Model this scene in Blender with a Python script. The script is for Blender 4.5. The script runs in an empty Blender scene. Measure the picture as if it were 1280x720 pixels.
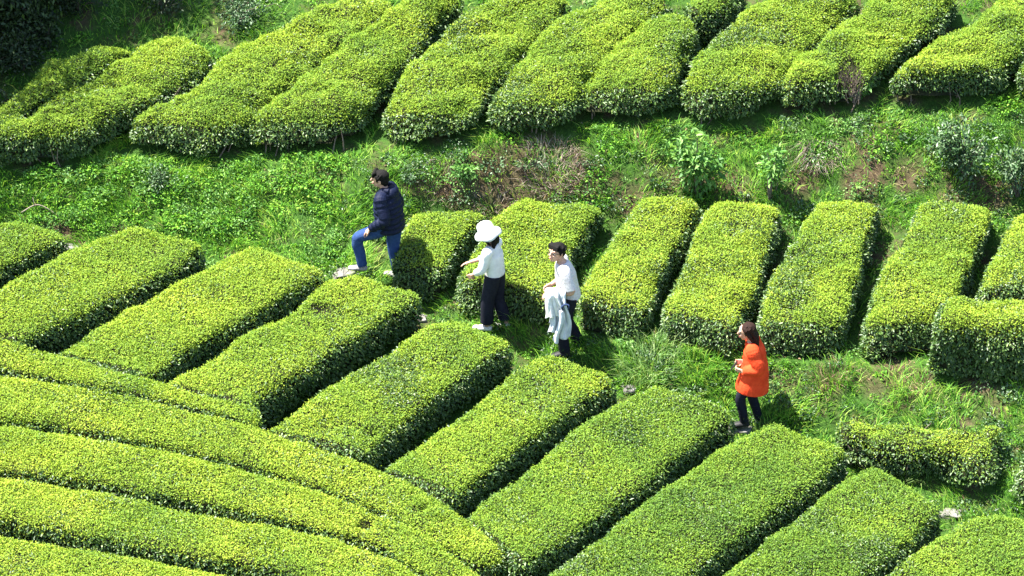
import bpy, math, random
import numpy as np
from mathutils import Vector, Matrix
random.seed(11)
rng = np.random.default_rng(11)
S = bpy.context.scene
COL = S.collection

# ------------------------------------------------------------------ camera
PITCH = math.radians(28.0); DIST = 60.0; MPP = 1.0/86.0          # metres per photo pixel at the aim point
LENS = 36.0*DIST/(1280*MPP)
CAMP = np.array([0.0, -DIST*math.cos(PITCH), DIST*math.sin(PITCH)])
FWD = np.array([0.0, math.cos(PITCH), -math.sin(PITCH)]); UPV = np.array([0.0, math.sin(PITCH), math.cos(PITCH)])
cd = bpy.data.cameras.new('camera'); cam = bpy.data.objects.new('camera', cd); COL.objects.link(cam)
cam.location = CAMP; cam.rotation_euler = (math.pi/2-PITCH, 0, 0)
cd.lens = LENS; cd.sensor_width = 36; cd.clip_end = 2000; cd.clip_start = 1.0
S.camera = cam

def ray(px, py):
    d = FWD*DIST + np.array([1.0,0,0])*((px-640)*MPP) + UPV*((360-py)*MPP)
    return d/np.linalg.norm(d)
def at_z(px, py, z):
    d = ray(px, py); t = (z-CAMP[2])/d[2]; return CAMP+d*t

# ------------------------------------------------------------------ noise
def _hash(i, j, k, seed):
    h = (i.astype(np.int64)*374761393 + j.astype(np.int64)*668265263 + k.astype(np.int64)*2147483647 + seed*1274126177) & 0xffffffff
    h = ((h ^ (h >> 13))*1274126177) & 0xffffffff
    h = h ^ (h >> 16)
    return (h & 0xffff)/65535.0*2-1
def noise(p, f=1.0, seed=0):
    p = np.atleast_2d(np.asarray(p, float))
    if p.shape[1] == 2: p = np.c_[p, np.zeros(len(p))]
    q = p*f; i = np.floor(q).astype(np.int64); r = q-i; r = r*r*(3-2*r)
    out = 0
    for a in (0,1):
        for b in (0,1):
            for c in (0,1):
                w = (r[:,0] if a else 1-r[:,0])*(r[:,1] if b else 1-r[:,1])*(r[:,2] if c else 1-r[:,2])
                out = out + w*_hash(i[:,0]+a, i[:,1]+b, i[:,2]+c, seed)
    return out
def unit(v): return v/np.maximum(np.linalg.norm(v, axis=-1, keepdims=True), 1e-9)

# ------------------------------------------------------------------ terrain: terraces read off the photograph as level lines
SL = 0.20
def at_plane(px, py):
    d = ray(px, py); t = (SL*CAMP[1]-CAMP[2])/(d[2]-SL*d[1]); return CAMP+d*t
P_L = np.array([at_plane(*p) for p in [(-260,285),(-60,300),(85,310),(260,316),(430,345),(525,395),(655,445),(785,490),(930,537),(1060,592),(1190,645),(1300,690),(1560,800)]])
F_L = np.array([at_z(*p) for p in [(-260,275,.30),(85,300,.24),(300,303,.22),(420,328,.16),(490,352,.05),(590,385,.0),(720,407,.0),(820,428,.05),(950,447,.10),(1080,458,.13),(1280,476,.15),(1560,490,.15)]])
K_L = np.array([at_z(*p) for p in [(-260,262,.42),(85,280,.42),(300,284,.40),(450,308,.32),(520,300,.33),(640,290,.36),(800,288,.48),(950,290,.58),(1100,291,.62),(1280,292,.65),(1560,292,.65)]])
T_L = np.array([at_z(*p) for p in [(-260,205,.9),(0,215,1.0),(140,200,1.0),(300,204,1.05),(480,195,1.2),(600,180,1.4),(720,166,1.5),(850,152,1.62),(960,146,1.7),(1100,136,1.78),(1280,107,1.9),(1560,80,2.0)]])
def hs(x, y):
    x = np.asarray(x, float); y = np.asarray(y, float)
    L = [(np.interp(x, A[:,0], A[:,1]), np.interp(x, A[:,0], A[:,2])) for A in (P_L, F_L, K_L, T_L)]
    z = SL*np.maximum(y, -14)+0.05*np.minimum(y+14, 0)
    z = np.where(y > L[0][0], L[0][1], z)
    for (y0, z0), (y1, z1) in zip(L[:-1], L[1:]):
        t = np.clip((y-y0)/np.maximum(y1-y0, .05), 0, 1); t = .6*t+.4*t*t*(3-2*t)
        z = np.where(y > y0, z0+(z1-z0)*t, z)
    y3, z3 = L[3]; d = np.maximum(y-y3, 0)
    return np.where(y > y3, z3+.28*d+.25*np.maximum(d-9, 0), z)
def zone(x, y):
    """0 lower field, 1 path verge, 2 middle beds, 3 bank, 4 upper beds"""
    x = np.asarray(x, float); y = np.asarray(y, float); z = np.zeros(x.shape, int)
    for A in (P_L, F_L, K_L, T_L): z += (y > np.interp(x, A[:,0], A[:,1])).astype(int)
    return z
def hb(x, y):
    p = np.stack([np.ravel(x), np.ravel(y)], 1)
    zz = zone(p[:,0], p[:,1]); amp = np.where((zz == 3) | (zz == 1), 1.0, .45)
    n = (noise(p, 1.3, 3)*.07+noise(p, 3.5, 4)*.04+noise(p, 9, 5)*.018)*amp
    return n.reshape(np.shape(x))
def gz(x, y): return hs(x, y)+hb(x, y)
def at_h(px, py, H=0.0):
    """the spot on the terrain (raised by H) that the photo pixel shows"""
    d = ray(px, py); ts = np.linspace(48, 78, 3001); P = CAMP+d*ts[:,None]
    f = P[:,2]-hs(P[:,0], P[:,1])-H
    k = int(np.argmax(f <= 0)); k = max(k, 1)
    w = f[k-1]/(f[k-1]-f[k]); return P[k-1]*(1-w)+P[k]*w
def ground_at(px, py):
    p = at_h(px, py); return np.array([p[0], p[1], float(gz(p[0], p[1]))])

# ------------------------------------------------------------------ mesh helpers
def mesh_from(name, V, polys, mats, parent=None, smooth=False, loc=None):
    """polys: list of (array FxK of vertex ids, material index)"""
    me = bpy.data.meshes.new(name); V = np.asarray(V, np.float32)
    me.vertices.add(len(V)); me.vertices.foreach_set('co', V.ravel())
    loops = np.concatenate([np.asarray(f).ravel() for f, _ in polys]).astype(np.int32)
    tot = np.concatenate([np.full(len(f), np.asarray(f).shape[1]) for f, _ in polys]).astype(np.int32)
    mi = np.concatenate([np.full(len(f), m) for f, m in polys]).astype(np.int32)
    st = np.r_[0, np.cumsum(tot)[:-1]].astype(np.int32)
    me.loops.add(len(loops)); me.loops.foreach_set('vertex_index', loops)
    me.polygons.add(len(tot)); me.polygons.foreach_set('loop_start', st); me.polygons.foreach_set('loop_total', tot)
    me.polygons.foreach_set('material_index', mi)
    if smooth: me.polygons.foreach_set('use_smooth', np.ones(len(tot), bool))
    me.update(calc_edges=True); me.validate()
    for m in mats: me.materials.append(m)
    o = bpy.data.objects.new(name, me); COL.objects.link(o)
    if parent is not None: o.parent = parent
    if loc is not None: o.location = loc
    return o
def empty(name, loc):
    o = bpy.data.objects.new(name, None); o.empty_display_size = .2; COL.objects.link(o); o.location = [float(c) for c in loc]; return o
def tag(o, label=None, cat=None, group=None, kind=None):
    if label: o['label'] = label
    if cat: o['category'] = cat
    if group: o['group'] = group
    if kind: o['kind'] = kind
    return o
class Geo:
    def __init__(s): s.V = []; s.P = []; s.n = 0
    def add(s, V, F, m=0):
        V = np.asarray(V, float); s.V.append(V); s.P.append((np.asarray(F)+s.n, m)); s.n += len(V)
    def build(s, name, mats, parent=None, smooth=False, loc=None):
        V = np.concatenate(s.V)
        if loc is not None: V = V-np.asarray(loc)
        return mesh_from(name, V, s.P, mats, parent, smooth, loc if parent is None else None)
    def leaves(s, p, axis, nrm, ln, wd, m=0, fold=.25):
        """folded two-triangle leaves"""
        a = unit(axis); b = unit(np.cross(a, nrm)); n = np.cross(b, a); N = len(p)
        ln = np.broadcast_to(ln, N)[:,None]; wd = np.broadcast_to(wd, N)[:,None]
        mid = p+a*ln*.45
        V = np.stack([p, mid+b*wd*.5+n*wd*fold, p+a*ln-n*ln*.12, mid-b*wd*.5+n*wd*fold], 1).reshape(-1,3)
        k = np.arange(N)[:,None]*4
        s.add(V, np.concatenate([k+np.array([0,1,2]), k+np.array([0,2,3])]), m)
    def blades(s, p, lean, h, w, m=0):
        """curved two-segment grass blades; lean = horizontal offset of the tip"""
        N = len(p); h = np.broadcast_to(h, N)[:,None]; w = np.broadcast_to(w, N)[:,None]
        ang = rng.uniform(0, math.tau, N); sd = np.c_[np.cos(ang), np.sin(ang), np.zeros(N)]*w*.5
        m1 = p+lean*.3+np.array([0,0,1.])*h*.6; tip = p+lean+np.array([0,0,1.])*h
        V = np.stack([p-sd, p+sd, m1+sd*.8, m1-sd*.8, tip], 1).reshape(-1,3); k = np.arange(N)[:,None]*5
        s.add(V, k+np.array([0,1,2,3]), m); s.add(np.zeros((0,3)), (k+np.array([3,2,4]))-s.n+s.n-N*5 if False else (k+np.array([3,2,4]))-N*5, m)
    def tube(s, pts, rad, m=0, k=6, ref=None, ell=None, cap=True):
        pts = np.asarray(pts, float); n = len(pts); rad = np.broadcast_to(rad, n)
        T = unit(np.gradient(pts, axis=0)); ref = np.array([.31,.17,.93]) if ref is None else np.asarray(ref, float)
        R = np.tile(ref, (n,1)); B = unit(np.cross(T, R)); A = unit(np.cross(B, T))
        th = np.arange(k)/k*math.tau
        e = np.ones(n) if ell is None else np.broadcast_to(ell, n)
        V = pts[:,None]+A[:,None]*(np.cos(th)[None,:,None]*rad[:,None,None]*e[:,None,None])+B[:,None]*(np.sin(th)[None,:,None]*rad[:,None,None])
        V = V.reshape(-1,3); i = np.arange(n-1)[:,None]*k; j = np.arange(k)[None]; j2 = (j+1) % k
        F = np.stack([i+j, i+j2, i+k+j2, i+k+j], -1).reshape(-1,4)
        s.add(V, F, m)
        if cap:
            base = s.n-len(V)
            s.V.append(np.array([pts[0], pts[-1]])); c0, c1 = s.n, s.n+1; s.n += 2
            jj = np.arange(k); j3 = (jj+1) % k
            s.P.append((np.stack([np.full(k, c0), base+j3, base+jj], 1), m))
            e0 = base+(n-1)*k
            s.P.append((np.stack([np.full(k, c1), e0+jj, e0+j3], 1), m))
    def ball(s, c, r, m=0, nu=12, nv=8, rot=None):
        u = np.arange(nu)/nu*math.tau; v = (np.arange(1, nv)/nv)*math.pi
        X = np.stack([np.sin(v)[:,None]*np.cos(u), np.sin(v)[:,None]*np.sin(u), np.repeat(np.cos(v)[:,None], nu, 1)], -1).reshape(-1,3)
        X = np.concatenate([X, [[0,0,1],[0,0,-1]]])*np.asarray(r)
        if rot is not None: X = X@np.asarray(rot).T
        X = X+np.asarray(c); i = np.arange(nv-2)[:,None]*nu; j = np.arange(nu)[None]; j2 = (j+1) % nu
        F = np.stack([i+j, i+nu+j, i+nu+j2, i+j2], -1).reshape(-1,4)
        b = s.n; s.add(X, F, m); t = b+(nv-1)*nu; jj = np.arange(nu); j3 = (jj+1) % nu
        s.P.append((np.stack([np.full(nu, t), b+jj, b+j3], 1), m))
        e0 = b+(nv-2)*nu
        s.P.append((np.stack([np.full(nu, t+1), e0+j3, e0+jj], 1), m))

# ------------------------------------------------------------------ materials
def new_mat(name):
    m = bpy.data.materials.new(name); m.use_nodes = True; nt = m.node_tree; nt.nodes.clear()
    return m, nt, nt.nodes, nt.links
def ramp(N, stops, interp='LINEAR'):
    r = N.new('ShaderNodeValToRGB'); r.color_ramp.interpolation = interp
    while len(r.color_ramp.elements) < len(stops): r.color_ramp.elements.new(.5)
    for e, (p, c) in zip(r.color_ramp.elements, stops): e.position = p; e.color = (*c, 1)
    return r
def math_(N, L, op, a, b=None, c=None, clamp=False):
    n = N.new('ShaderNodeMath'); n.operation = op; n.use_clamp = clamp
    for i, v in enumerate((a, b, c)):
        if v is None: continue
        if isinstance(v, (int, float)): n.inputs[i].default_value = v
        else: L.new(v, n.inputs[i])
    return n.outputs[0]
def noise_n(N, L, scale, detail=3, rough=.55, vec=None):
    n = N.new('ShaderNodeTexNoise'); n.inputs['Scale'].default_value = scale; n.inputs['Detail'].default_value = detail; n.inputs['Roughness'].default_value = rough
    if vec is not None: L.new(vec, n.inputs['Vector'])
    return n.outputs['Fac']
def leaf_mat(name, stops, trans=.3, rough=.5, spec=.3, patch=.35, pscale=1.2, tint=False, rw=1.0):
    """leaf colour: random per leaf, shifted in patches (world position), read through a ramp"""
    m, nt, N, L = new_mat(name)
    g = N.new('ShaderNodeNewGeometry')
    nz = noise_n(N, L, pscale, 3, .6, g.outputs['Position'])
    f = math_(N, L, 'MULTIPLY_ADD', nz, patch*2, -patch)
    f = math_(N, L, 'ADD', f, math_(N, L, 'MULTIPLY_ADD', g.outputs['Random Per Island'], rw, (1-rw)/2))
    if tint:
        a = N.new('ShaderNodeAttribute'); a.attribute_type = 'OBJECT'; a.attribute_name = 'tint'
        f = math_(N, L, 'ADD', f, a.outputs['Fac'])
    r = ramp(N, stops); L.new(f, r.inputs[0])
    p = N.new('ShaderNodeBsdfPrincipled'); L.new(r.outputs[0], p.inputs['Base Color']); p.inputs['Roughness'].default_value = rough
    p.inputs['Specular IOR Level'].default_value = spec
    t = N.new('ShaderNodeBsdfTranslucent'); mx = N.new('ShaderNodeMixRGB'); mx.blend_type = 'MULTIPLY'; mx.inputs[0].default_value = 1
    L.new(r.outputs[0], mx.inputs[1]); mx.inputs[2].default_value = (1.0, 1.0, .55, 1); L.new(mx.outputs[0], t.inputs['Color'])
    ms = N.new('ShaderNodeMixShader'); ms.inputs[0].default_value = trans
    L.new(p.outputs[0], ms.inputs[1]); L.new(t.outputs[0], ms.inputs[2])
    o = N.new('ShaderNodeOutputMaterial'); L.new(ms.outputs[0], o.inputs[0]); return m
def plain_mat(name, stops, scale=30, rough=.8, spec=.2, detail=4, bump=0, coords='Object', bscale=None):
    m, nt, N, L = new_mat(name)
    tc = N.new('ShaderNodeTexCoord')
    nz = noise_n(N, L, scale, detail, .6, tc.outputs[coords])
    r = ramp(N, stops); L.new(nz, r.inputs[0])
    p = N.new('ShaderNodeBsdfPrincipled'); L.new(r.outputs[0], p.inputs['Base Color']); p.inputs['Roughness'].default_value = rough
    p.inputs['Specular IOR Level'].default_value = spec
    if bump:
        b = N.new('ShaderNodeBump'); b.inputs['Strength'].default_value = bump; b.inputs['Distance'].default_value = .02
        L.new(noise_n(N, L, bscale or scale*2, 5, .6, tc.outputs[coords]), b.inputs['Height']); L.new(b.outputs[0], p.inputs['Normal'])
    o = N.new('ShaderNodeOutputMaterial'); L.new(p.outputs[0], o.inputs[0]); return m
M = {}
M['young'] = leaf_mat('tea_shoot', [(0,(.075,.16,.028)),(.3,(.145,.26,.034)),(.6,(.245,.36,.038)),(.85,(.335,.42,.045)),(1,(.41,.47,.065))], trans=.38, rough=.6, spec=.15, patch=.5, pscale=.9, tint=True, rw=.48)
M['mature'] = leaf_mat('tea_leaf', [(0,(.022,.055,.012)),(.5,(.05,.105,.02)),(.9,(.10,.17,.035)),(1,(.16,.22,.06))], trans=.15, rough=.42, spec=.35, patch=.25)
M['core'] = plain_mat('shade_core', [(.3,(.010,.014,.006)),(.7,(.028,.030,.014))], 40, .95, .05)  # near-black colour stands in for the shade inside a hedge
M['wood'] = plain_mat('tea_wood', [(.3,(.07,.05,.035)),(.7,(.17,.14,.11))], 25, .85)
M['grass'] = leaf_mat('grass_blade', [(0,(.03,.10,.012)),(.4,(.085,.25,.022)),(.75,(.20,.42,.035)),(1,(.36,.47,.09))], trans=.38, rough=.55, spec=.2, patch=.6, pscale=1.0)
M['dry'] = leaf_mat('dry_grass', [(0,(.10,.075,.035)),(.5,(.22,.17,.08)),(1,(.38,.32,.18))], trans=.2, rough=.8, spec=.1, patch=.3)
M['weed'] = leaf_mat('weed_leaf', [(0,(.03,.10,.014)),(.4,(.085,.25,.022)),(.75,(.17,.38,.035)),(1,(.26,.44,.05))], trans=.35, rough=.6, spec=.2, patch=.5, pscale=2.2)
M['shrub'] = leaf_mat('shrub_leaf', [(0,(.045,.13,.025)),(.5,(.11,.26,.05)),(1,(.24,.40,.11))], trans=.38, rough=.5, spec=.25, patch=.25)
M['shrubdark'] = leaf_mat('dark_shrub_leaf', [(0,(.018,.05,.015)),(.6,(.045,.10,.03)),(1,(.13,.20,.09))], trans=.12, rough=.42, spec=.35, patch=.25)
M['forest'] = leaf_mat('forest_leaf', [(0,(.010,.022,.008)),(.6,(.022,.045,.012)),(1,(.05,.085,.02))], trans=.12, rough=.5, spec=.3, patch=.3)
M['twig'] = leaf_mat('dead_twig', [(0,(.09,.065,.05)),(.5,(.19,.15,.12)),(1,(.34,.29,.24))], trans=0, rough=.85, spec=.1, patch=.2)
M['brownleaf'] = leaf_mat('withered_leaf', [(0,(.06,.04,.025)),(.5,(.15,.10,.06)),(1,(.28,.20,.11))], trans=.15, rough=.8, spec=.1, patch=.2)
M['stone'] = plain_mat('pale_stone', [(.25,(.07,.065,.052)),(.5,(.16,.152,.135)),(.75,(.29,.28,.26))], 9, .9, .1, 6, .5)
M['bark'] = plain_mat('bark', [(.3,(.035,.026,.02)),(.7,(.10,.08,.06))], 12, .9, .1, 5, .6)
def ground_mat():
    m, nt, N, L = new_mat('hillside')
    g = N.new('ShaderNodeNewGeometry'); P = g.outputs['Position']
    soil = ramp(N, [(.25,(.026,.018,.011)),(.5,(.062,.044,.025)),(.75,(.13,.098,.058))]); L.new(noise_n(N, L, 7, 8, .7, P), soil.inputs[0])
    grn = ramp(N, [(.3,(.014,.04,.007)),(.7,(.05,.11,.016))]); L.new(noise_n(N, L, 18, 6, .7, P), grn.inputs[0])
    f = ramp(N, [(.34,(0,0,0)),(.48,(1,1,1))]); L.new(noise_n(N, L, 1.4, 6, .65, P), f.inputs[0])
    at = N.new('ShaderNodeAttribute'); at.attribute_name = 'bare_earth'
    fe = math_(N, L, 'SUBTRACT', f.outputs[0], at.outputs['Fac'], clamp=True)
    mx = N.new('ShaderNodeMixRGB'); L.new(fe, mx.inputs[0]); L.new(soil.outputs[0], mx.inputs[1]); L.new(grn.outputs[0], mx.inputs[2])
    p = N.new('ShaderNodeBsdfPrincipled'); L.new(mx.outputs[0], p.inputs['Base Color']); p.inputs['Roughness'].default_value = .95; p.inputs['Specular IOR Level'].default_value = .1
    b = N.new('ShaderNodeBump'); b.inputs['Strength'].default_value = .8; b.inputs['Distance'].default_value = .03
    L.new(noise_n(N, L, 30, 6, .7, P), b.inputs['Height']); L.new(b.outputs[0], p.inputs['Normal'])
    o = N.new('ShaderNodeOutputMaterial'); L.new(p.outputs[0], o.inputs[0]); return m
M['ground'] = ground_mat()

# ------------------------------------------------------------------ ground sheet; bare earth where the photograph shows it
SOILPX = [(640,235,.55),(600,215,.40),(690,225,.35),(565,235,.3),(1100,468,.62),(1050,472,.42),(1160,482,.5),(1240,488,.6),(985,480,.35),(820,265,.35),(930,270,.35),(1090,270,.4),(1230,250,.55),(1180,235,.45),(1130,225,.3),(760,140,.3),(1085,118,.25),(1260,200,.35),(985,250,.3),(850,215,.4),(920,235,.45),(1000,215,.45),(1070,225,.5),(1150,210,.4),(1200,260,.6),(730,225,.4),(790,240,.4),(640,200,.4),(960,470,.3),(1020,500,.25),(1210,480,.35),(520,240,.25)]
SOIL = [(*at_h(px, py)[:2], r) for px, py, r in SOILPX]
def soil(p):
    v = np.zeros(len(p))
    for sx, sy, r in SOIL: v = np.maximum(v, np.clip(1.25-np.hypot(p[:,0]-sx, (p[:,1]-sy)*1.3)/r, 0, 1))
    return v

def axis(lo, hi, step, far):
    a = np.arange(lo, hi+step/2, step); g = []; d = step
    x = hi
    while x < far: d *= 1.25; x += d; g.append(x)
    h = []; d = step; x = lo
    while x > -far: d *= 1.25; x -= d; h.append(x)
    return np.r_[h[::-1], a, g]
ax, ay = axis(-10, 10, .07, 400), axis(-8, 9, .06, 400)
GX, GY = np.meshgrid(ax, ay); GZ = gz(GX, GY)
nx = len(ax); ii, jj = np.meshgrid(np.arange(len(ay)-1), np.arange(nx-1), indexing='ij'); b0 = (ii*nx+jj).ravel()
gr = mesh_from('ground', np.stack([GX.ravel(), GY.ravel(), GZ.ravel()], 1), [(np.stack([b0, b0+1, b0+nx+1, b0+nx], 1), 0)], [M['ground']], smooth=True)
tag(gr, kind='structure')
gp = np.stack([GX.ravel(), GY.ravel()], 1); sa = np.zeros(len(gp)); near = (np.abs(gp[:,0]) < 11) & (np.abs(gp[:,1]) < 10)
sa[near] = np.clip(soil(gp[near])*1.0+noise(gp[near], 4, 71)*.7-.25, 0, .9)
at_ = gr.data.attributes.new('bare_earth', 'FLOAT', 'POINT'); at_.data.foreach_set('value', sa.astype(np.float32))
# ------------------------------------------------------------------ tea hedges
def catmull(P, n):
    P = np.asarray(P, float)
    if len(P) == 2: return P[0]+(P[1]-P[0])*np.linspace(0,1,n)[:,None]
    d = np.r_[0, np.cumsum(np.linalg.norm(np.diff(P[:,:2], axis=0), axis=1))]; u = np.linspace(0, d[-1], n)
    Q = np.concatenate([[2*P[0]-P[1]], P, [2*P[-1]-P[-2]]]); out = []
    k = np.clip(np.searchsorted(d, u, 'right')-1, 0, len(P)-2); t = ((u-d[k])/np.maximum(d[k+1]-d[k], 1e-6))[:,None]
    p0, p1, p2, p3 = Q[k], Q[k+1], Q[k+2], Q[k+3]
    return .5*(2*p1+(p2-p0)*t+(2*p0-5*p1+4*p2-p3)*t*t+(3*p1-p0-3*p2+p3)*t**3)
def in_poly(x, y, poly):
    x0, y0 = poly[:,0], poly[:,1]; x1, y1 = np.roll(x0, -1), np.roll(y0, -1); ins = np.zeros(len(x), bool)
    bb = (x > x0.min()) & (x < x0.max()) & (y > y0.min()) & (y < y0.max()); i = np.where(bb)[0]
    for a, b, c, e in zip(x0, y0, x1, y1):
        if b == e: continue
        m = ((b > y[i]) != (e > y[i])) & (x[i] < (c-a)*(y[i]-b)/(e-b)+a); ins[i[m]] ^= True
    return ins
HEDGE_POLYS = []; BALD = []
def bald(px, py, r, H=.6, keep=.1):
    p = at_h(px, py, H); BALD.append((p[0], p[1], r, keep))
def hedge(label, Lp, Rp, H=.6, e=.42, tint=0.0, dens=6500, young=1.0, group='clipped tea hedges on the terraces', rend=.26, lump=1.0, skirt=.10, size=1.0, stems=30, round_end=.55, old=1.0, front=.5):
    Lw = np.array([at_h(x, y, H) for x, y in Lp]); Rw = np.array([at_h(x, y, H) for x, y in Rp])
    length = np.linalg.norm(np.diff((Lw[[0,-1]]+Rw[[0,-1]])/2, axis=0)); n = max(12, int(length/.07))
    Lc, Rc = catmull(Lw, n)[:,:2], catmull(Rw, n)[:,:2]
    mid, half = (Lc+Rc)/2, (Rc-Lc)/2
    HEDGE_POLYS.append(np.concatenate([Lc, Rc[::-1]]))
    s = np.r_[0, np.cumsum(np.linalg.norm(np.diff(mid, axis=0), axis=1))]; d = np.minimum(s, s[-1]-s)
    q = np.clip(1-d/rend, 0, 1); ez = (1-q**2.6)**(1/2.6)*.94+.06; ew = (1-q**2.2*(1-round_end))
    nt = 33; th = np.linspace(math.pi, 0, nt); c, sn = np.cos(th), np.sin(th)
    u = np.sign(c)*np.abs(c)**e; w = np.abs(sn)**e
    XY = mid[:,None]+half[:,None]*(u[None,:,None]*ew[:,None,None])
    base = hs(mid[:,0], mid[:,1])
    gnd = hs(XY[...,0], XY[...,1])*.5+base[:,None]*.5
    Z = gnd+np.maximum(H*w[None]*ez[:,None], skirt*.5)
    V = np.concatenate([XY, Z[...,None]], -1)
    # normals of the smooth loft
    du = np.gradient(V, axis=0); dv = np.gradient(V, axis=1); Nn = unit(np.cross(dv, du)); 
    Nn = np.where((Nn[...,2:3] < -.2), -Nn, Nn)
    F = V.reshape(-1,3)
    disp = lump*(noise(F, 1.6, 21)*.06+noise(F, 4.2, 22)*.035+noise(F, 9.0, 23)*.018)
    V = V+Nn*disp.reshape(n, nt)[...,None]
    for bx, by, br, keep in BALD:
        dd = np.hypot(V[...,0]-bx, V[...,1]-by)/br
        V[...,2] -= np.clip(1-dd, 0, 1)**.6*H*.62*(1-keep)*(V[...,2]-gnd > .25)
    root = empty('tea_hedge', (mid[n//2,0], mid[n//2,1], float(hs(*mid[n//2])))); ro = np.array(root.location)
    tag(root, label, 'hedge', group)
    # leaves sampled by area
    idx = (np.arange(n-1)[:,None]*nt+np.arange(nt-1)[None]).ravel(); Fv = V.reshape(-1,3); Fn = Nn.reshape(-1,3)
    tri = np.concatenate([np.stack([idx, idx+nt, idx+nt+1], 1), np.stack([idx, idx+nt+1, idx+1], 1)])
    A = .5*np.linalg.norm(np.cross(Fv[tri[:,1]]-Fv[tri[:,0]], Fv[tri[:,2]]-Fv[tri[:,0]]), axis=1)
    N = int(A.sum()*dens); pick = rng.choice(len(tri), N, p=A/A.sum()); r1, r2 = rng.random(N), rng.random(N); fl = r1+r2 > 1; r1[fl] = 1-r1[fl]; r2[fl] = 1-r2[fl]
    t = tri[pick]; p = Fv[t[:,0]]*(1-r1-r2)[:,None]+Fv[t[:,1]]*r1[:,None]+Fv[t[:,2]]*r2[:,None]; nr = unit(Fn[t[:,0]])
    g = p[:,2]-hs(p[:,0], p[:,1]); keepm = (g > skirt+.10*noise(p, 5, 31)) 
    thin = noise(p, 3.1, 41)*.5+noise(p, 7.5, 42)*.5
    side = np.clip((.75-nr[:,2])/.5, 0, 1)
    keepm &= rng.random(N) < np.clip(1.0+thin*.75, .15, 1)*(1-.58*side)*np.where((nr[:,1] > .4) & (side > .5), .5, 1)
    for bx, by, br, kp in BALD:
        dd = np.hypot(p[:,0]-bx, p[:,1]-by)/br*(1+.5*noise(p, 6, 43)); keepm &= (dd > 1) | (rng.random(N) < kp)
    p, nr, side = p[keepm], nr[keepm], side[keepm]; N = len(p)
    p = p+nr*(rng.normal(-.008, .014, N)+(rng.random(N) < .012)*rng.uniform(.01, .05, N)*(side < .5))[:,None]
    hh = (p[:,2]-hs(p[:,0], p[:,1]))/H
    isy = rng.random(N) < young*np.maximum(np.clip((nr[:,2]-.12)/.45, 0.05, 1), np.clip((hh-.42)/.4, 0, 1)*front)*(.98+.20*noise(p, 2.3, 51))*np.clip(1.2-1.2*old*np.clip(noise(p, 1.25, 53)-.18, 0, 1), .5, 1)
    rnd = unit(rng.normal(size=(N,3)))
    # tops: shoots reach up and out; sides: leaves hang outwards
    axu = unit(nr*.38+rnd*.95+np.array([0,0,.25])); axs = unit(nr*.7+rnd*.7+np.array([0,0,-.35]))
    axis_ = np.where(isy[:,None], axu, unit(axu*(1-side[:,None])+axs*side[:,None]))
    ln = np.where(isy, rng.uniform(.020,.040,N), rng.uniform(.036,.068,N)*np.where(nr[:,2] > .6, .72, 1))*size; wd = ln*rng.uniform(.42,.58,N)
    nn = unit(nr*.5+np.array([-.12,-.05,.7])+unit(rng.normal(size=(N,3)))*.55)
    G = Geo()
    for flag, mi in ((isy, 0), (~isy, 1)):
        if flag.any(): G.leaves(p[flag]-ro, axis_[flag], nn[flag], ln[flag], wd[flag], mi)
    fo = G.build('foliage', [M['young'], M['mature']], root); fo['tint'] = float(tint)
    # interior: near-black shell painting the shade behind the leaves, plus woody stems
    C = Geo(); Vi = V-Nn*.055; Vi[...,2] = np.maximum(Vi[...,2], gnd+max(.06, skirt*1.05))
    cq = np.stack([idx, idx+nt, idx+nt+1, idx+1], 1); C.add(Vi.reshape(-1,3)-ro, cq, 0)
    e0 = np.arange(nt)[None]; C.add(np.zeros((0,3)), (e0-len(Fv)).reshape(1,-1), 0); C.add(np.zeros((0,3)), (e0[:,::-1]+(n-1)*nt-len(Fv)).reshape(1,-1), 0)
    for k in range(int(stems*length/3.2)):
        i = rng.integers(0, n); uu = rng.uniform(-.75,.75); a = mid[i]+half[i]*uu
        i2 = int(np.clip(i+rng.integers(-4,5), 0, n-1)); bnd = mid[i2]+half[i2]*np.clip(uu*1.35, -1, 1)*ew[i2]*.9
        z0 = float(hs(*a)); P0 = np.array([a[0], a[1], z0-.03]); P2 = np.array([bnd[0], bnd[1], float(hs(*bnd))+H*.72*ez[i2]])
        P1 = (P0+P2)/2+np.array([0,0,-.02])+rng.normal(size=3)*.03
        C.tube(np.array([P0,P1,P2])-ro, [.014,.010,.005], 1, 5, cap=False)
    for bx, by, br, kp in BALD:                                    # bare twigs where the leaves are gone
        c0 = np.array([bx, by]); 
        if np.min(np.hypot(mid[:,0]-bx, mid[:,1]-by)) > .75: continue
        for k in range(int(620*br)):
            a = c0+rng.normal(size=2)*br*.45; z0 = float(hs(*a)); dr = rng.normal(size=2)*.13
            if not in_poly(np.array([a[0]+dr[0]]), np.array([a[1]+dr[1]]), HEDGE_POLYS[-1])[0]: continue
            C.tube(np.array([[a[0],a[1],z0+.12],[a[0]+dr[0]*.4,a[1]+dr[1]*.4,z0+H*.55],[a[0]+dr[0],a[1]+dr[1],z0+H*rng.uniform(.7,.97)]])-ro, [.010,.007,.003], 1, 4, cap=False)
    C.build('stem_and_shade_core', [M['core'], M['wood']], root)
    return root

# bare or withered spots seen in the photograph
bald(1062,80,.24,.6,.25);  bald(402,383,.13,.6,.15); 
bald(465,540,.10,.6,.5); bald(458,652,.10,.6,.4); bald(525,640,.07,.6,.3); 

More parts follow.
